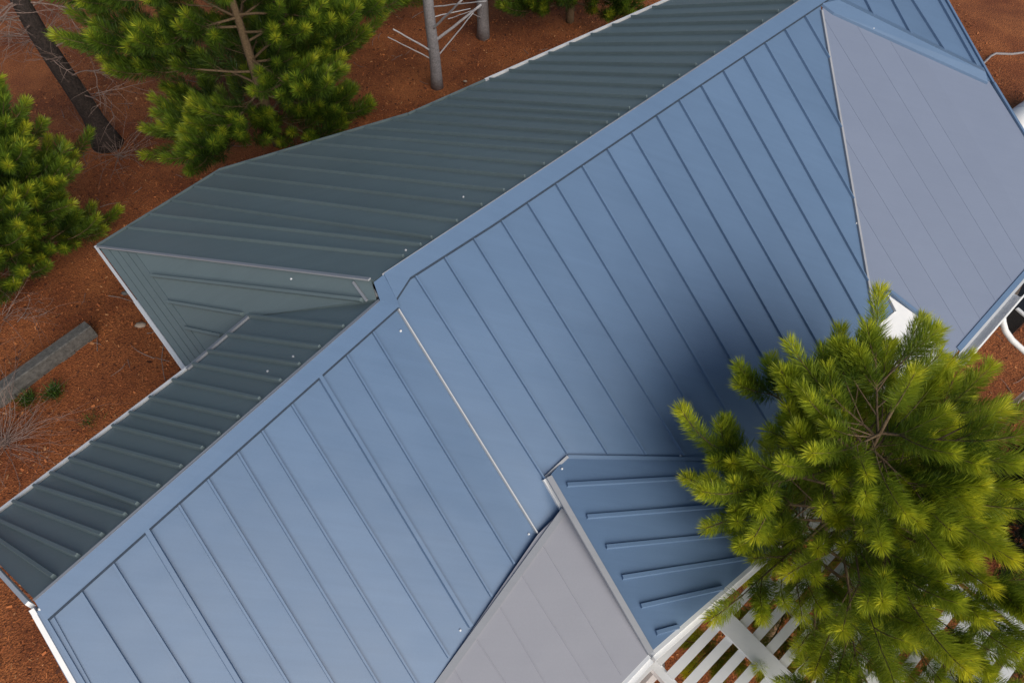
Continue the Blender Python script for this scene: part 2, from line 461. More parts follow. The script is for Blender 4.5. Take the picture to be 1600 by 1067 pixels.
# hip cap between the grey slope and the blue one behind it
c2 = [PP(1284, 6, DD, 0.05), PP(1303, 20, DD, 0.05), PP(1544, 129, DD, 0.05)]
c2b = [PP(1310, 0, DD, 0.09), PP(1540, 113, DD, 0.09)]
hc = MB().prism(c2 + c2b[::-1], np.array([0, 0, -0.045])).build('hip_cap', BLUE, house)
MB().prism([c2b[0] + [0, 0, .002], c2b[1] + [0, 0, .002], PP(1537, 106, EE, 0.03), PP(1318, -2, EE, 0.03)], np.array([0, 0, -0.03])).build('cap_edge', BLUE, hc)
# dormer ridge and valley trims
def trim(name, a, b, w, h, m, up=(0, 0, 1), parent=None):
    return MB().beam(a, b, w, h, up).build(name, m, parent or house)
trim('dormer_ridge_cap', PP(857, 745, CC, 0.005), PP(1016, 1020, CC, 0.005), 0.075, 0.025, RIM, CC[0])
trim('pale_flashing', PP(849, 748, AU, 0.01), PP(877, 796, AU, 0.01), 0.05, 0.05, WHITE, AU[0])
trim('flashing', PP(850, 746, AU, 0.01), PP(886, 713, AU, 0.01), 0.035, 0.03, RIM, AU[0])
trim('valley_flashing', PP(886, 713.5, AU, 0.006), PP(1185, 718, AU, 0.006), 0.045, 0.03, BLUE, AU[0])
trim('valley_flashing', PP(882, 797, BB, 0.012), PP(604, 1181, BB, 0.012), 0.08, 0.012, RIM, BB[0])
trim('valley_flashing', PP(1283, 18, AU, 0.012), PP(1368, 512, AU, 0.012), 0.04, 0.03, RIM, AU[0])
trim('valley_flashing', PP(153, 386, FF, 0.02), PP(578, 437.5, FF, 0.02), 0.045, 0.02, RIM, FF[0])
trim('valley_flashing', PP(293, 578, HH, 0.012), PP(390, 495, HH, 0.012), 0.07, 0.03, RIM, HH[0])
trim('end_flashing', P(571, 437, ZU - 0.12), P(588, 466, ZL - 0.02), 0.05, 0.05, GALV)
trim('end_flashing', PP(553, 441, GG, 0.01), PP(574, 470, GG, 0.01), 0.03, 0.02, RIM, GG[0])
# flat strips running along the gable edge of the cross slope
band = [((155 + 14 * k + 2, 388 + 2.0 * k), (295 + 8.2 * k - 1, 576 - 5.2 * k)) for k in range(5)]
for k in range(4):
    (a, b), (c, d) = band[k], band[k + 1]
    MB().prism([PP(*a, GG, 0.016), PP(*b, GG, 0.016), PP(d[0] - 1.2, d[1], GG, 0.016), PP(c[0] - 1.2, c[1], GG, 0.016)], -GG[0] * 0.012).build('edge_strip', SLATE, gslope)

# --- white edge trims, gutters and walls
def edge_board(pts, w, h, drop, m, name='fascia_board', lift=0.03, push=0.025):
    """board along an eave or rake, just outside the metal; pts are 3D points along the edge"""
    b = MB()
    for a, c in zip(pts[:-1], pts[1:]):
        a = np.asarray(a); c = np.asarray(c)
        o = np.cross(c - a, [0, 0, 1.0]); o = o / np.linalg.norm(o)
        if o[:2] @ (a[:2] - np.array([0.3, 5.5])) < 0: o = -o
        k = o * push + np.array([0, 0, lift - drop])
        b.beam(a + k, c + k, w, h)
    return b.build(name, m, house)
edge_board(on(HH, (-31, 826), (296, 577)), 0.035, 0.12, 0.12, WHITE)
edge_board(on(GG, (153, 386), (294, 579)), 0.045, 0.17, 0.165, WHITE)
edge_board(on(GG, (215, 470), (292, 577)), 0.07, 0.10, 0.12, WHITE, 'gutter_lip')
edge_board([PP(-30, 854, HH), PP(52, 942, HH)], 0.035, 0.08, 0.08, WHITE)
edge_board([PP(52, 942, AL), PP(58, 951, AL), eaveL], 0.04, 0.1, 0.1, WHITE)
trim('rake_trim', PP(62, 952, AL, 0.006), eaveL + AL[0] * 0.006, 0.13, 0.02, BLUE, AL[0])
edge_board(on(FF, (153, 386), (345, 267), (640, 180), (760, 127)), 0.03, 0.14, 0.14, SLATE)
edge_board(on(FF, (760, 127), (1050, -1), (1180, -53)), 0.04, 0.15, 0.145, WHITE)
edge_board(on(EE, (1413, -105), (1475, 0), (1547, 128)), 0.04, 0.14, 0.14, BLUE)
edge_board(on(DD, (1547, 128), (1600, 215)) + [rk], 0.05, 0.14, 0.14, BLUE)

def gutter(a, b, r=0.075, name='gutter'):
    a = np.asarray(a); b = np.asarray(b); d = (b - a); d = d / np.linalg.norm(d)
    s = np.cross(d, [0, 0, 1.0]); s /= np.linalg.norm(s)
    prof = [(-r, 0.0), (-r, -1.7 * r), (r * 0.7, -1.7 * r), (r, -0.6 * r), (r, 0.0), (r * 0.72, 0.012), (r * 0.72, -0.02), (r * 0.86, -0.6 * r),
            (r * 0.55, -1.45 * r), (-r * 0.8, -1.45 * r), (-r * 0.8, 0.0)]
    n = len(prof); vs = []
    for p in (a, b):
        for x, z in prof: vs.append(p + s * x + np.array([0, 0, z]))
    fs = [tuple(range(n)), tuple(range(2 * n - 1, n - 1, -1))] + [((i + 1) % n, i, n + i, n + (i + 1) % n) for i in range(n)]
    g = mesh_obj(name, vs, fs, WHITE, house)
    return g
# grey slope eave: dark drip edge, fascia and a deep gutter
Ea, Eb = PP(1494, 551, DD), rk
trim('drip_edge', PP(1497, 546, DD, 0.01), PP(1678, 339, DD, 0.01), 0.09, 0.014, BLUE, DD[0])
od = np.cross((Eb - Ea) / np.linalg.norm(Eb - Ea), [0, 0, 1.0])
edge_board([Ea + od * 0.03, Eb + od * 0.03], 0.04, 0.16, 0.2, WHITE, lift=0.0)
gm = Ea + (Eb - Ea) * 0.48
gutter(Ea + od * 0.13 - [0, 0, 0.05], gm + od * 0.13 - [0, 0, 0.05], 0.085)
# dormer gable front: barge boards with a rolled edge
for pl, a, b in ((CC, (1016, 1021), (1200, 861)), (BB, (1014, 1022), (872, 1174))):
    A_, B_ = PP(*a, pl), PP(*b, pl)
    trim('barge_board', A_ - [0, 0, 0.2], B_ - [0, 0, 0.2], 0.07, 0.205, WHITE)
    dd = (B_ - A_) / np.linalg.norm(B_ - A_); oo = np.cross(dd, [0, 0, 1.0]); oo = oo if oo[1] < 0 else -oo
    trim('barge_moulding', A_ + oo * 0.06 - [0, 0, 0.16], B_ + oo * 0.06 - [0, 0, 0.16], 0.05, 0.1, WHITE)
# white well of the roof beside the tree, with a dark blue surround
wz = 0.03
well = MB().prism(on(DD, (1385, 461), (1397, 487), (1371, 508), (1373, 598), (1436, 598), (1464, 552), (1450, 507)), np.array([0, 0, -0.02]))
wo = mesh_obj('white_flashing_pan', [v + DD[0] * 0.02 for v in well.v], well.f, WHITE, house)
MB().prism([PP(u, v, DD, 0.045) for u, v in ((1366, 500), (1369, 479), (1388, 455), (1392, 458), (1384, 463), (1396, 487), (1370, 509))], -DD[0] * 0.03).build('flashing', BLUE, wo)
trim('flashing', PP(1388, 456, DD, 0.02), PP(1456, 509, DD, 0.02), 0.045, 0.06, BLUE, DD[0], wo)
trim('upstand', PP(1386, 464, DD, 0.02), PP(1398, 487, DD, 0.02), 0.03, 0.05, WHITE, DD[0], wo)

def wall(pts3, inset_to, inset, depth=0.2):
    """house wall standing under an eave polyline"""
    b = MB()
    c = np.asarray(inset_to, float)
    q = []
    for p in pts3:
        d = c[:2] - p[:2]; d = d / np.linalg.norm(d)
        q.append(np.array([p[0] + d[0] * inset, p[1] + d[1] * inset, p[2] - 0.32]))
    for a, e in zip(q[:-1], q[1:]):
        g_ = (e - a) / np.linalg.norm(e - a) * 0.07; a = a - g_; e = e + g_ * 0.97
        s = np.cross(e - a, [0, 0, 1.0]); s[2] = 0; s = s / np.linalg.norm(s)
        if s @ (c - a) < 0: s = -s
        s = s * depth
        vs = [a, e, e + s, a + s]
        lo = [np.array([v[0], v[1], -0.05]) for v in vs]
        b.add(vs + lo, [(0, 1, 2, 3), (7, 6, 5, 4), (0, 4, 5, 1), (1, 5, 6, 2), (2, 6, 7, 3), (3, 7, 4, 0)])
    return b.build('wall', SIDING, house)
# cheek that closes the step between the lower wing's eave and the cross slope
ck = [PP(297, 575, HH) - [0, 0, 0.06], PP(450, 487, HH) - [0, 0, 0.06]]
ckl = [np.array([p[0], p[1], min(zat(GG, p[0], p[1]), p[2]) - 0.3]) for p in ck]
MB().prism([ck[0], ck[1], ckl[1], ckl[0]], np.array([0.03, -0.03, 0.0])).build('cheek_wall', SIDING, house)
wall(on(HH, (-30, 826), (295, 578)), (-2.0, 3.5, 0), 0.45)
wall([PP(-30, 852, HH), PP(56, 941, AL), eaveL], (-1.5, 3.0, 0), 0.45)
wall([eaveL, valL, B_front], (-1.5, 4.5, 0), 0.5)
wall([B_front, DR1], (0, 5, 0), 0.7)
wall([DR1, PP(1200, 860, CC)], (1, 5, 0), 0.7)
wall([PP(1200, 860, CC), vEnd, evA], (2, 7, 0), 0.5)
wall([evA, Ea, Eb], (4, 9, 0), 0.5)
wall([Eb, PP(1600, 215, DD), PP(1547, 128, DD), PP(1413, -105, EE)], (4, 9, 0), 0.5)
wall(on(FF, (155, 386), (345, 268), (640, 181), (1050, 0), (1180, -52)), (3, 9, 0), 0.5)
wall([PP(155, 386, GG), PP(295, 578, GG)], (-2, 6, 0), 0.5)

# fasteners and small flakes on the metal
for (u, v, pl) in ((626, 517, AL), (826, 834, AL), (719, 984, AL), (866, 265, AU), (878, 732, CC), (1365, 45, DD), (1371, 477, DD), (1371, 483, DD),
                   (455, 436, FF), (634, 391, FF), (1063, 712, AU), (62, 951, AL), (724, 308, FF), (458, 557, HH), (418, 580, HH), (1338, 349, AU)):
    n = pl[0]; p = PP(u, v, pl, 0.05 if (u, v) in ((866, 265), (1365, 45), (62, 951)) else 0.012)
    MB().tube([p - n * 0.004, p + n * 0.008, p + n * 0.013], [0.014, 0.013, 0.007], 7).build('screw', WHITE, house)

# downpipe, and a dark box painting the shadowed gap under the right eave
dp = [P(1566, 487, 3.0), P(1567, 503, 2.85), P(1571, 517, 2.7), P(1581, 531, 2.5), P(1602, 550, 2.2), P(1640, 582, 1.8)]
foot = dp[-1]; dp += [foot + [0.05, 0.03, -0.12], foot * [1, 1, 0] + [0.06, 0.04, 0.05]]
MB().tube(dp, 0.05, 12).build('downpipe', WHITE, house, True)
vb = MB()
vb.prism([P(1582, 478, 2.75), P(1600, 440, 2.75), P(1640, 470, 2.75), P(1606, 498, 2.75)], np.array([0, 0, -0.5]))
gap_box = vb.build('shaded_gap_box', GAP_SHADE, house)
trim('white_frame', P(1588, 483, 2.77), P(1606, 498, 2.77), 0.06, 0.03, WHITE, parent=gap_box)
trim('white_frame', P(1606, 498, 2.77), P(1640, 470, 2.77), 0.06, 0.03, WHITE, parent=gap_box)

# ------------------------------------------------------------------ ground
rng = np.random.default_rng(7)
gm_ = MB()
gx = np.linspace(-24, 24, 97); gy = np.linspace(-14, 34, 97)
def ghz(x, y): return 0.05 * math.sin(x * 0.9 + 1.3 * math.sin(y * 0.6)) + 0.04 * math.sin(y * 1.3 + x * 0.4)
vs = [(x, y, ghz(x, y) if (abs(x) < 23.9 and -13.9 < y < 33.9) else 0.0) for y in gy for x in gx]
fs = [(j * 97 + i, j * 97 + i + 1, (j + 1) * 97 + i + 1, (j + 1) * 97 + i) for j in range(96) for i in range(96)]
b = len(vs)
vs += [(-300, -300, 0), (300, -300, 0), (300, 300, 0), (-300, 300, 0)]
def gi(i, j): return j * 97 + i
loop = [gi(i, 0) for i in range(97)] ; top_ = [gi(i, 96) for i in range(97)]
fs += [tuple([b, b + 1] + loop[::-1]), tuple([b + 2, b + 3] + top_), tuple([b + 3, b] + [gi(0, j) for j in range(97)]), tuple([b + 1, b + 2] + [gi(96, j) for j in range(96, -1, -1)])]
ground = mesh_obj('ground', vs, fs, MULCH, None, True)
tag(ground, 'ground covered in red-brown bark mulch and pine litter', 'ground', kind='structure')

def tri_mesh(name, V, F, age, mat, parent=None):
    """V (n,3) float, F (m,3 or m,4) ints, age per vertex"""
    me = bpy.data.meshes.new(name)
    k = F.shape[1]
    me.vertices.add(len(V)); me.loops.add(F.size); me.polygons.add(len(F))
    me.vertices.foreach_set('co', np.ascontiguousarray(V, np.float32).ravel())
    me.loops.foreach_set('vertex_index', np.ascontiguousarray(F, np.int32).ravel())
    me.polygons.foreach_set('loop_start', np.arange(0, F.size, k, dtype=np.int32))
    try: me.polygons.foreach_set('loop_total', np.full(len(F), k, np.int32))
    except Exception: pass
    at = me.attributes.new('age', 'FLOAT', 'POINT')
    at.data.foreach_set('value', np.ascontiguousarray(age, np.float32))
    me.materials.append(mat)
    me.update(calc_edges=True)
    me.validate()
    o = bpy.data.objects.new(name, me); COL.objects.link(o)
    if parent is not None:
        o.parent = parent; o.matrix_parent_inverse = parent_inverse(parent)
    return o

def under_house(x, y):
    # long body of the house in plan, along the ridge direction
    d = np.array([math.cos(math.radians(44)), math.sin(math.radians(44))]); e = np.array([d[1], -d[0]])
    s = (x + 1.5) * d[0] + (y - 5.1) * d[1]; t = (x + 1.5) * e[0] + (y - 5.1) * e[1]
    return (s > -4) & (s < 9.5) & (t > -3.2) & (t < 3.6)

def chips(n, name):
    x = rng.uniform(-14, 15, n); y = rng.uniform(-1.5, 24, n)
    k = ~under_house(x, y); x, y = x[k], y[k]; n = len(x)
    z = 0.05 * np.sin(x * 0.9 + 1.3 * np.sin(y * 0.6)) + 0.04 * np.sin(y * 1.3 + x * 0.4)
    a = rng.uniform(0, 2 * np.pi, n); l = rng.gamma(3.0, 0.009, n) + 0.012; w = l * rng.uniform(0.25, 0.7, n)
    thin = rng.random(n) < 0.3; l[thin] *= 2.4; w[thin] = 0.006
    tl = rng.normal(0, 0.35, (n, 2))
    dx, dy = np.cos(a), np.sin(a)
    c = np.stack([x, y, z + rng.uniform(0.004, 0.03, n)], 1)
    u = np.stack([dx, dy, tl[:, 0]], 1) * l[:, None]; v = np.stack([-dy, dx, tl[:, 1]], 1) * w[:, None] * 0.5
    V = np.stack([c - u * 0.5 - v, c + u * 0.5 - v * 0.7, c + u * 0.5 + v * 0.7, c - u * 0.5 + v], 1).reshape(-1, 3)
    F = np.arange(4 * n).reshape(n, 4)
    o = tri_mesh(name, V, F, np.repeat(rng.random(n) ** 1.3, 4), CHIP)
    return tag(o, 'loose bark chips and dry needles strewn over the ground', 'mulch', kind='stuff')
chips(130000, 'mulch_chips')

# ------------------------------------------------------------------ pines
class Needles:
    def __init__(s): s.V = []; s.A = []
    def plume(s, pts, n, length, width, spread, rg, tone=0.0, start=0.0):
        """bottle-brush shoot: needles all round the path pts, pointing towards its tip"""
        pts = np.asarray(pts); seg = len(pts) - 1
        t = start + (1 - start) * rg.random(n) ** 0.8
        f = t * seg; i = np.minimum(f.astype(int), seg - 1); w = (f - i)[:, None]
        c = pts[i] * (1 - w) + pts[i + 1] * w
        d = pts[i + 1] - pts[i]; d /= np.linalg.norm(d, axis=1)[:, None]
        r = rg.normal(size=(n, 3)); r -= (r * d).sum(1)[:, None] * d; r /= np.linalg.norm(r, axis=1)[:, None]
        lean = spread * (1.15 - 0.55 * t)[:, None] * rg.uniform(0.75, 1.25, (n, 1))
        dirn = d * np.cos(lean) + r * np.sin(lean)
        L = length * rg.uniform(0.7, 1.1, (n, 1)) * (1 - 0.25 * (t[:, None] > 0.93))
        tip = c + dirn * L + np.array([0, 0, 1.0]) * L * 0.06
        sd_ = np.cross(dirn, rg.normal(size=(n, 3))); sd_ /= np.linalg.norm(sd_, axis=1)[:, None]
        base = c + dirn * 0.008
        midp = base * 0.45 + tip * 0.55 + r * L * 0.035
        hw = sd_ * width * 0.5
        V = np.stack([base - hw * 0.7, midp - hw, tip, midp + hw, ], 1)
        s.V.append(V.reshape(-1, 3))
        a = np.clip(0.10 + 0.62 * t ** 2.0 + tone + rg.normal(0, 0.09, n), 0, 1)
        A = np.stack([a + 0.10, a, a - 0.03, a], 1)
        s.A.append(np.clip(A, 0, 1).reshape(-1))
    def build(s, name, mat, parent):
        V = np.concatenate(s.V); A = np.concatenate(s.A)
        return tri_mesh(name, V, np.arange(len(V)).reshape(-1, 4), A, mat, parent)

def in_poly(x, y, poly):
    c = False; n = len(poly)
    for i in range(n):
        a, b = poly[i], poly[i - 1]
        if (a[1] > y) != (b[1] > y) and x < (b[0] - a[0]) * (y - a[1]) / (b[1] - a[1]) + a[0]: c = not c
    return c
ROOFS = [(AU_poly, AU), (C_poly, CC), (B_poly, BB), (D_poly, DD)]
def clear_of_roof(p):
    for poly, pl in ROOFS:
        if in_poly(p[0], p[1], poly) and zat(pl, p[0], p[1]) - 1.6 < p[2] < zat(pl, p[0], p[1]) + 0.1: return False
    return True

def pine(base, top, r_max, z_low, seed, label, shoots=1.0, nn=300, nlen=0.15, nwid=0.006, mat=None, bark=None, whorls=8, trunk_r=0.09,
         plume_len=0.5, group='pine trees', roof=False, rise=0.35, name='pine_tree', spread=0.95, skip=None, prof=((0, .3, .65, 1), (.72, 1, .72, .2)), lskip=None, vary=(0.72, 1.12)):
    rg = np.random.default_rng(seed)
    mat = mat or NEEDLE; bark = bark or BARK
    base = np.asarray(base, float); top = np.asarray(top, float)
    root = empty(name, base, label, 'tree', group)
    H = top[2] - base[2]
    tp = lambda k: base + (top - base) * k + np.array([math.sin(k * 5 + seed) * 0.03, math.cos(k * 4 + seed) * 0.03, 0]) * H * 0.3 * k * (1 - k) * 2
    tb = MB().tube([tp(k) for k in np.linspace(-0.01, 1, 14)], [trunk_r * (1 - 0.85 * k) for k in np.linspace(0, 1, 14)], 9)
    tb.build('trunk', bark, root, True)
    br = MB(); nd = Needles()
    k0 = (z_low - base[2]) / H
    def shoot(p, d, ln, tone=0.0, full=True):
        d = d / np.linalg.norm(d)
        q = [p]; dd = d.copy()
        for i in range(4):
            dd = dd + np.array([0, 0, 0.13]) + rg.normal(0, 0.05, 3); dd /= np.linalg.norm(dd)
            q.append(q[-1] + dd * ln / 4)
        if roof and not clear_of_roof(q[-1]): return
        if skip and skip(q[-1]): return
        br.tube(q, [0.010, 0.008, 0.007, 0.006, 0.005], 4, False)
        nd.plume(q, int(nn * ln / plume_len * rg.uniform(0.85, 1.15)), nlen, nwid, spread, rg, tone)
    for wi in range(whorls):
        k = k0 + (0.97 - k0) * (wi + 0.5 * rg.random()) / whorls
        frac = (k - k0) / (1 - k0)
        R = r_max * float(np.interp(frac, *prof))
        nl = int(rg.integers(5, 8))
        a0 = rg.uniform(0, 6.28)
        for j in range(nl):
            a = a0 + 2 * math.pi * j / nl + rg.normal(0, 0.2)
            Rl = R * rg.uniform(*vary)
            if lskip and lskip(a, tp(k)[2]): continue
            o = tp(min(k + rg.normal(0, 0.022), 0.98))
            up = rise * (0.25 + 0.9 * frac)
            d = np.array([math.cos(a), math.sin(a), up]); d /= np.linalg.norm(d)
            npt = 6; path = [o]; dd = d.copy()
            for i in range(npt):
                dd = dd + np.array([0, 0, 0.05 if i > 2 else -0.03]) + rg.normal(0, 0.05, 3); dd /= np.linalg.norm(dd)
                path.append(path[-1] + dd * Rl / npt)
            if roof and not clear_of_roof(path[-1]):
                cut = [i for i, p in enumerate(path) if clear_of_roof(p)]
                path = path[:max(cut) + 1] if cut and max(cut) >= 2 else None
            if path is None or len(path) < 3: continue
            if skip and skip(path[-1]): continue
            r0 = trunk_r * 0.22 * (1 - 0.5 * frac) + 0.006
            br.tube(path, [r0 * (1 - 0.75 * i / (len(path) - 1)) for i in range(len(path))], 5, False)
            shoot(path[-1], path[-1] - path[-2], plume_len * rg.uniform(0.95, 1.45), rg.normal(0.05, 0.07))
            # side shoots
            L = np.linalg.norm(path[-1] - path[0])
            ns = int(shoots * (2 + L / 0.24))
            for q in range(ns):
                t = rg.uniform(0.14, 0.98)
                f = t * (len(path) - 1); i = min(int(f), len(path) - 2); p = path[i] + (path[i + 1] - path[i]) * (f - i)
                dd = (path[i + 1] - path[i]); dd = dd / np.linalg.norm(dd)
                sdv = np.cross(dd, [0, 0, 1.0]) * (1 if q % 2 else -1)
                ang = rg.uniform(0.45, 0.95)
                v = dd * math.cos(ang) + sdv * math.sin(ang) + np.array([0, 0, rg.uniform(0.0, 0.35)])
                ln = plume_len * rg.uniform(0.55, 1.1)
                if t < 0.75 and rg.random() < 0.6:
                    e = p + v / np.linalg.norm(v) * ln * 0.7
                    br.tube([p, e], [0.010, 0.008], 4, False)
                    p = e
                    shoot(p, v, ln, rg.normal(0, 0.08))
                else: shoot(p, v, ln, rg.normal(-0.02, 0.08))
    shoot(tp(1.0), np.array([0, 0, 1.0]), plume_len, 0.1)
    br.build('branches', bark, root, True)
    nd.build('crown', mat, root)
    return root

# the young pine in front of the dormer, rising past the eave
pbase = P(1195, 1000, 0.0); ptop = P(1395, 640, 5.9)
ed = (evA - vEnd)[:2]; ed = ed / np.linalg.norm(ed)
def deep_over_roof(q):                # the house side of the crown has been cut back
    w = q[:2] - vEnd[:2]
    return (ed[0] * w[1] - ed[1] * w[0]) > 0.75 - 0.3 * (w @ ed)
pine(pbase, ptop, 2.15, 2.0, 3, 'bright young pine in front of the house reaching over the roof edge', shoots=1.3, nn=620, nlen=0.2, nwid=0.0068, vary=(0.55, 1.18),
     whorls=10, trunk_r=0.1, plume_len=0.62, roof=True, skip=deep_over_roof, group='pine trees around the house')
# pines behind the house
FA, FB = PP(345, 268, FF), PP(1050, 0, FF)
def over_rear_roof(q):
    d = (FB - FA)[:2]; d = d / np.linalg.norm(d); w = q[:2] - FA[:2]
    return (w[0] * d[1] - w[1] * d[0]) > -0.15 and q[2] < 5.5
b2 = P(436, 226, 0); pine(b2, b2 + [0, 0, 7.0], 3.3, 0.9, 11, 'tall green pine behind the house with its pale trunk showing near the top edge', shoots=1.5, nn=460, nlen=0.27,
     nwid=0.012, mat=NEEDLE_DEEP, whorls=9, trunk_r=0.16, plume_len=0.95, group='pine trees around the house', skip=over_rear_roof,
     lskip=lambda a, z: 2.0 < z < 4.6 and math.sin(a) < -0.8)
b3 = P(36, 408, 0); pine(b3, b3 + [0, 0, 4.4], 2.2, 0.4, 23, 'dark green pine at the left edge of the picture', shoots=1.5, nn=440, nlen=0.24,
     nwid=0.011, mat=NEEDLE_DEEP, whorls=8, trunk_r=0.12, plume_len=0.7, group='pine trees around the house')
b4 = P(890, 36, 0); pine(b4, b4 + [0, 0, 5.0], 2.6, 0.5, 31, 'green pine beyond the roof at the top edge, right of the grey trunks', shoots=1.1, nn=380, nlen=0.26,
     nwid=0.013, mat=NEEDLE_DEEP, whorls=8, trunk_r=0.14, plume_len=0.8, group='pine trees around the house', skip=over_rear_roof)
b7 = P(575, 20, 0); pine(b7, b7 + [0, 0, 6.5], 2.6, 0.7, 53, 'pine at the top edge between the tall pine and the grey trunks', shoots=1.1, nn=380, nlen=0.26,
     nwid=0.013, mat=NEEDLE_DEEP, whorls=8, trunk_r=0.14, plume_len=0.85, group='pine trees around the house', skip=over_rear_roof)
b5 = P(1590, 835, 0); pine(b5, b5 + [0, 0, 2.6], 1.15, 0.2, 41, 'dark shaded fir at the right edge beside the bright pine', shoots=1.2, nn=260, nlen=0.12,
     nwid=0.009, mat=NEEDLE_SHADED, bark=DARKBARK, whorls=9, trunk_r=0.08, plume_len=0.4, group='pine trees around the house')
b6 = P(1490, 1105, 0); pine(b6, b6 + [0.1, 0, 2.3], 0.75, 1.0, 47, 'small pine poking up at the bottom right corner', shoots=1.0, nn=400, nlen=0.18,
     nwid=0.007, whorls=4, trunk_r=0.05, plume_len=0.45, group='pine trees around the house')

# ------------------------------------------------------------------ bare trees
def twigs(mb, p, d, ln, r, depth, rg, droop=0.0, kids=3, n=5):
    q = [p]; dd = d / np.linalg.norm(d)
    for i in range(n):
        dd = dd + rg.normal(0, 0.16, 3) + np.array([0, 0, droop]); dd /= np.linalg.norm(dd)
        q.append(q[-1] + dd * ln / n)
    mb.tube(q, [r * (1 - 0.7 * i / n) for i in range(n + 1)], 4 if r < 0.02 else 6, False)
    if depth > 0:
        for k in range(kids):
            t = rg.uniform(0.25, 1.0) * n; i = min(int(t), n - 1)
            s = q[i] + (q[i + 1] - q[i]) * (t - i)
            v = dd + rg.normal(0, 0.65, 3)
            twigs(mb, s, v, ln * rg.uniform(0.45, 0.75), r * 0.5, depth - 1, rg, droop, kids, n)

rg = np.random.default_rng(5)
bt = P(168, 228, 0)
bare = empty('bare_tree', bt, 'dark leafless trunk standing between the two left pines', 'tree', 'bare trees')
pts = [bt + np.array([0.04 * math.sin(z * 1.3), 0.05 * math.cos(z * 1.1), z - 0.05]) for z in np.linspace(0, 8.0, 18)]
MB().tube(pts, [0.27 * (1 - 0.55 * k) + (0.16 if i == 0 else 0.06 if i == 1 else 0) for i, k in enumerate(np.linspace(0, 1, 18))], 14).build('trunk', DARKBARK, bare, True)
tb = MB()
for k in range(26):
    z = rg.uniform(1.2, 6.0); a = rg.uniform(0, 6.28)
    p = bt + np.array([0, 0, z])
    twigs(tb, p, np.array([math.cos(a), math.sin(a), rg.uniform(0.0, 0.5)]), rg.uniform(0.9, 1.9), 0.022, 2, rg, -0.03, 4)
tb.build('branches', TWIG, bare)

def grey_trunk(base, r, h, label, lean=(0, 0)):
    o = empty('bare_tree', base, label, 'tree', 'bare trees')
    pts = [base + np.array([lean[0] * z + 0.015 * math.sin(z * 2.0), lean[1] * z, z - 0.03]) for z in np.linspace(0, h, 14)]
    MB().tube(pts, [r * (1.12 if i == 0 else 1 - 0.35 * k) for i, k in enumerate(np.linspace(0, 1, 14))], 14).build('trunk', GREYBARK, o, True)
    return o
g1 = P(683, 136, 0); t1 = grey_trunk(g1, 0.17, 6.0, 'pale grey bare trunk with silvery side branches, nearest the roof')
g2 = P(755, 58, 0); t2 = grey_trunk(g2, 0.19, 6.5, 'pale grey bare trunk at the top edge, behind the nearer one')
# height of a spot on a trunk that the photo shows at row v
def trunk_at(base, v):
    lo, hi = 0.0, 6.0
    for _ in range(40):
        m = (lo + hi) / 2
        q = base + np.array([0, 0, m]) - CAM
        fw = q[1] * ST - q[2] * CT; upc = q[1] * CT + q[2] * ST
        if 533.5 - upc / fw * FPX > v: lo = m
        else: hi = m
    return base + np.array([0, 0, lo])
def branch(o, a, b, r, m=SILVER):
    a = np.asarray(a); b = np.asarray(b)
    pts = [a + (b - a) * t + rg.normal(0, 0.004, 3) for t in np.linspace(0, 1, 8)]
    MB().tube(pts, [r * (1 - 0.35 * t) for t in np.linspace(0, 1, 8)], 7).build('branch', m, o, True)
for va, (ub, vb_), zb, r in ((48, (722, 0), 3.2, 0.035), (68, (752, 8), 2.6, 0.045), (95, (740, 20), 2.0, 0.022), (82, (614, 46), 2.2, 0.03), (95, (606, 58), 1.8, 0.02),
                            (28, (735, 14), 2.2, 0.018), (12, (760, 2), 3.0, 0.018)):
    branch(t1, trunk_at(g1, va), P(ub, vb_, zb), r)
for va, (ub, vb_), zb, r in ((30, (735, 20), 1.4, 0.015), (12, (700, 30), 2.2, 0.015)):
    branch(t2, trunk_at(g2, va), P(ub, vb_, zb), r)

# dry bushes
def dry_bush(base, n, ln, seed, label, r=0.006, spread=1.0, kids=3, bias=(0, 0, 0)):
    rgb = np.random.default_rng(seed); mb = MB()
    for k in range(n):
        a = rgb.uniform(0, 6.28)
        d = np.array([math.cos(a) * spread, math.sin(a) * spread, rgb.uniform(0.15, 0.9)]) + np.array(bias)
        twigs(mb, np.asarray(base) + rgb.normal(0, 0.05, 3) * [1, 1, 0], d, ln * rgb.uniform(0.6, 1.15), r, 1, rgb, -0.04, kids, 6)
    o = mb.build('dry_bush', TWIG)
    return tag(o, label, 'bush', 'dry leafless bushes')
dry_bush(P(185, 245, 0), 34, 1.5, 61, 'dry grey twigs fanning out at the foot of the dark bare trunk', 0.007, 1.2)
dry_bush(P(8, 690, 0), 60, 1.6, 62, 'dry pale bush at the left edge below the stone block', 0.006, 1.2)
dry_bush(P(2, 500, 0), 44, 1.4, 63, 'dry pale bush at the left edge above the stone block', 0.006, 1.1)
dry_bush(P(60, 60, 0), 40, 1.8, 64, 'tangle of dry twigs beside the dark bare trunk at the top left', 0.009, 1.1)

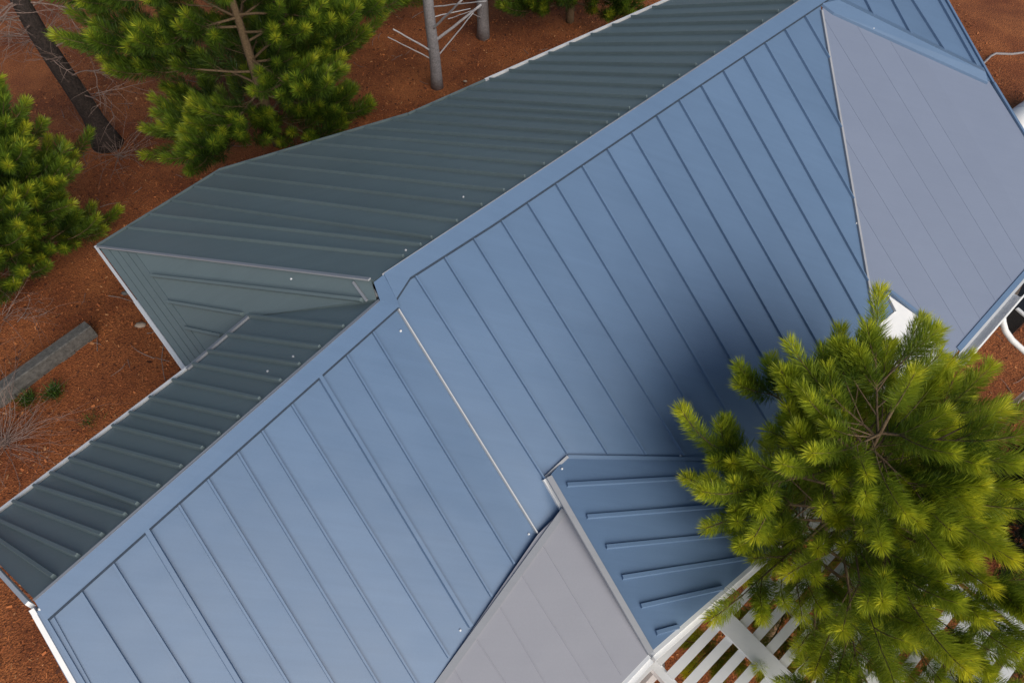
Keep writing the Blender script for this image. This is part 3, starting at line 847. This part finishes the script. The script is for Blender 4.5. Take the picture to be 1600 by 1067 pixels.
# green tufts
def tuft(base, n, ln, seed, label, mat=GRASS, w=0.012, name='grass_tuft', cat='grass'):
    rgb = np.random.default_rng(seed)
    a = rgb.uniform(0, 6.28, n); el = rgb.uniform(0.5, 1.45, n); L = ln * rgb.uniform(0.5, 1.1, n)
    o = np.stack([rgb.normal(0, 0.07, n), rgb.normal(0, 0.07, n), np.zeros(n)], 1) + np.asarray(base)
    d = np.stack([np.cos(a) * np.cos(el), np.sin(a) * np.cos(el), np.sin(el)], 1)
    mid = o + d * L[:, None] * 0.6
    tip = mid + (d * [1, 1, 0.3]) * L[:, None] * 0.5
    s = np.stack([-np.sin(a), np.cos(a), np.zeros(n)], 1) * w / 2
    V = np.stack([o - s, mid - s, tip, mid + s], 1).reshape(-1, 3)
    ob = tri_mesh(name, V, np.arange(4 * n).reshape(n, 4), np.repeat(rgb.random(n), 4), mat)
    return tag(ob, label, cat, 'green tufts on the mulch')
tuft(P(88, 618, 0), 220, 0.34, 71, 'green grass tuft just below the stone block, the one nearer the house')
tuft(P(46, 628, 0), 200, 0.32, 72, 'green grass tuft below the stone block, the one nearer the left edge')
tuft(P(140, 662, 0), 60, 0.24, 73, 'sparse yellowish tuft on bare mulch by the lower left eave')
tuft(P(566, 182, 0), 170, 0.55, 74, 'dark low seedling between the tall pine and the slate roof', w=0.016)

# fallen sticks and cones among the mulch
rgl = np.random.default_rng(91); lit = MB()
for k in range(520):
    x, y = rgl.uniform(-13, 13), rgl.uniform(-1, 23)
    if under_house(np.float64(x), np.float64(y)): continue
    p = np.array([x, y, ghz(x, y) + 0.02]); a = rgl.uniform(0, 6.28); L_ = rgl.gamma(2.0, 0.16) + 0.08
    q = [p]
    for j in range(3):
        a += rgl.normal(0, 0.25); q.append(q[-1] + np.array([math.cos(a), math.sin(a), rgl.normal(0.02, 0.05)]) * L_ / 3)
    r_ = 0.004 + 0.004 * rgl.random() + 0.006 * L_
    lit.tube(q, [r_, r_ * 0.85, r_ * 0.7, r_ * 0.4], 5)
tag(lit.build('fallen_sticks', TWIG), 'thin fallen sticks scattered over the mulch', 'sticks', kind='stuff')

# ------------------------------------------------------------------ stone block, stones
zt = 0.42
blk = empty('stone_bench', P(60, 570, 0), 'long low grey stone bench lying on the mulch at the left', 'bench')
A0, A1, A2, A3 = P(131, 501, zt), P(147, 512, zt), P(-62, 668, zt), P(-80, 650, zt)
ex = (A0 - A3) / np.linalg.norm(A0 - A3); ey = np.cross([0, 0, 1.0], ex)
wdt = 0.25; ln_ = np.linalg.norm(A0 - A3)
def block(x0, x1, y0, y1, z0, z1, bev=0.02):
    o = A0; vs = []
    prof = [(y0 + bev, z1), (y0, z1 - bev), (y0, z0), (y1, z0), (y1, z1 - bev), (y1 - bev, z1)]
    n = len(prof)
    for x in (x0, x1):
        for y, z in prof: vs.append(o + ex * x - ey * y + np.array([0, 0, z - zt]))
    return vs, [tuple(range(n)), tuple(range(2 * n - 1, n - 1, -1))] + [((i + 1) % n, i, n + i, n + (i + 1) % n) for i in range(n)]
v_, f_ = block(-ln_, 0.0, 0.0, wdt, 0.14, zt); mesh_obj('seat', v_, f_, STONE, blk)
for x in (-0.55, -1.9):
    v_, f_ = block(x - 0.3, x, 0.04, wdt - 0.03, -0.03, 0.14, 0.01); mesh_obj('foot', v_, f_, STONE, blk)
v_, f_ = block(-ln_, 0.0, 0.06, wdt - 0.05, -0.03, 0.142, 0.005); mesh_obj('plinth', v_, f_, STONE, blk)

def stone(p, r, flat, seed, label, m):
    rgs = np.random.default_rng(seed); vs = []; fs = []; n, k = 10, 5
    for i in range(k + 1):
        ph = math.pi * i / k
        for j in range(n):
            a = 2 * math.pi * j / n
            s = 1 + rgs.normal(0, 0.10)
            vs.append(np.asarray(p) + np.array([r * math.sin(ph) * math.cos(a) * s * 1.25, r * math.sin(ph) * math.sin(a) * s * 0.8, r * flat * math.cos(ph) * s + r * flat * 0.4]))
    for i in range(k):
        for j in range(n):
            fs.append((i * n + j, (i + 1) * n + j, (i + 1) * n + (j + 1) % n, i * n + (j + 1) % n))
    o = mesh_obj('stone', vs, fs, m, None, True)
    return tag(o, label, 'stone', 'stones on the mulch')
stone(P(220, 508, 0), 0.10, 0.35, 81, 'flat pale tan stone on the mulch beside the white gable edge', PALESTONE)
stone(P(196, 459, 0), 0.07, 0.6, 82, 'small grey stone close to the upper white gable edge', STONE)
stone(P(125, 536, 0), 0.10, 0.6, 83, 'rounded grey stone against the side of the bench', STONE)
stone(P(727, 128, 0), 0.05, 0.6, 84, 'small orange-tan stone near the slate eave and grey trunk', PALESTONE)

# ------------------------------------------------------------------ right side: white tank and hose
tc0 = P(1612, 182, 0.5)
ax = np.array([0.80, 0.60, 0.0])
tank = empty('storage_tank', tc0 * [1, 1, 0], 'white horizontal cylindrical tank beside the right roof edge', 'tank')
prof = [(-1.3, 0.02), (-1.28, 0.2), (-1.2, 0.36), (-1.05, 0.44), (-0.9, 0.46), (1.2, 0.46), (1.4, 0.42), (1.55, 0.3), (1.6, 0.02)]
MB().tube([tc0 + ax * x for x, r in prof], [r for x, r in prof], 28).build('shell', WHITE, tank, True)
for x in (-0.5, -0.1, 0.6):
    MB().tube([tc0 + ax * (x - 0.012), tc0 + ax * (x + 0.012)], 0.466, 28).build('band', GALV, tank, True)
for x in (-0.7, 0.9):
    c = tc0 + ax * x
    MB().prism([c + np.array([-0.6, 0.8, 0]) * s * 0.35 + ax * t * 0.06 - [0, 0, 0.3] for s, t in ((-1, -1), (1, -1), (1, 1), (-1, 1))], np.array([0, 0, -0.22])).build('saddle', STONE, tank)
hose = [P(1526, 112, 0.05), P(1537, 99, 0.05), P(1548, 88, 0.05), P(1556, 84, 0.05), P(1580, 85, 0.05), P(1605, 82, 0.05), P(1640, 80, 0.05)]
ho = MB().tube(hose, 0.035, 8).build('garden_hose', GREYBARK, None, True)
tag(ho, 'grey hose lying on the mulch beyond the right roof edge', 'hose')

# ------------------------------------------------------------------ pergola
zp = 2.75
p0 = P(1018, 1032, zp)
dp_ = np.array([math.cos(math.radians(40.5)), math.sin(math.radians(40.5)), 0]); ep = np.array([dp_[1], -dp_[0], 0])
span = (P(1490, 905, zp) - p0) @ dp_
perg = empty('pergola', (p0 + dp_ * span / 2) * [1, 1, 0], 'white slatted pergola beside the house under the bright pine', 'pergola')
nsl = 15
for k in range(nsl):
    a = p0 + ep * (0.06 + 0.205 * k) + dp_ * 0.04; bq = a + dp_ * (span - 0.1)
    MB().beam(a, bq, 0.112, 0.04).build('slat', WHITE, perg)
depth_ = 0.205 * nsl
for s, wb in ((0.0, 0.12), (span * 0.5, 0.12), (span * 0.98, 0.12)):
    a = p0 + dp_ * s - [0, 0, 0.161] - ep * 0.02
    MB().beam(a, a + ep * (depth_ + 0.1), wb, 0.16).build('beam', WHITE, perg)
mb_ = p0 + dp_ * 1.05 + [0, 0, 0.041] + ep * 0.05
MB().beam(mb_, mb_ + ep * (depth_ - 0.1), 0.26, 0.045).build('top_board', WHITE, perg)
for off in (0.12, 0.26):
    a = p0 + dp_ * (span + off) - [0, 0, 0.05]
    MB().beam(a, a + ep * (depth_ - 0.2), 0.08, 0.06).build('rail', WHITE, perg)
a = p0 + dp_ * 0.0 + ep * 0.0
MB().beam(a - dp_ * 0.55 - [0, 0, 0.161] + ep * 0.02, a + dp_ * (span + 0.3) - [0, 0, 0.161] + ep * 0.02, 0.1, 0.158).build('wall_plate', WHITE, perg)
for s in (0.05, span * 0.98):
    for t in (0.15, depth_ - 0.1):
        q = p0 + dp_ * s + ep * t
        MB().beam(q * [1, 1, 0] - [0, 0, 0.05], q * [1, 1, 0] + [0, 0, zp - 0.16], 0.11, 0.11, (0, 1, 0)).build('post', WHITE, perg)
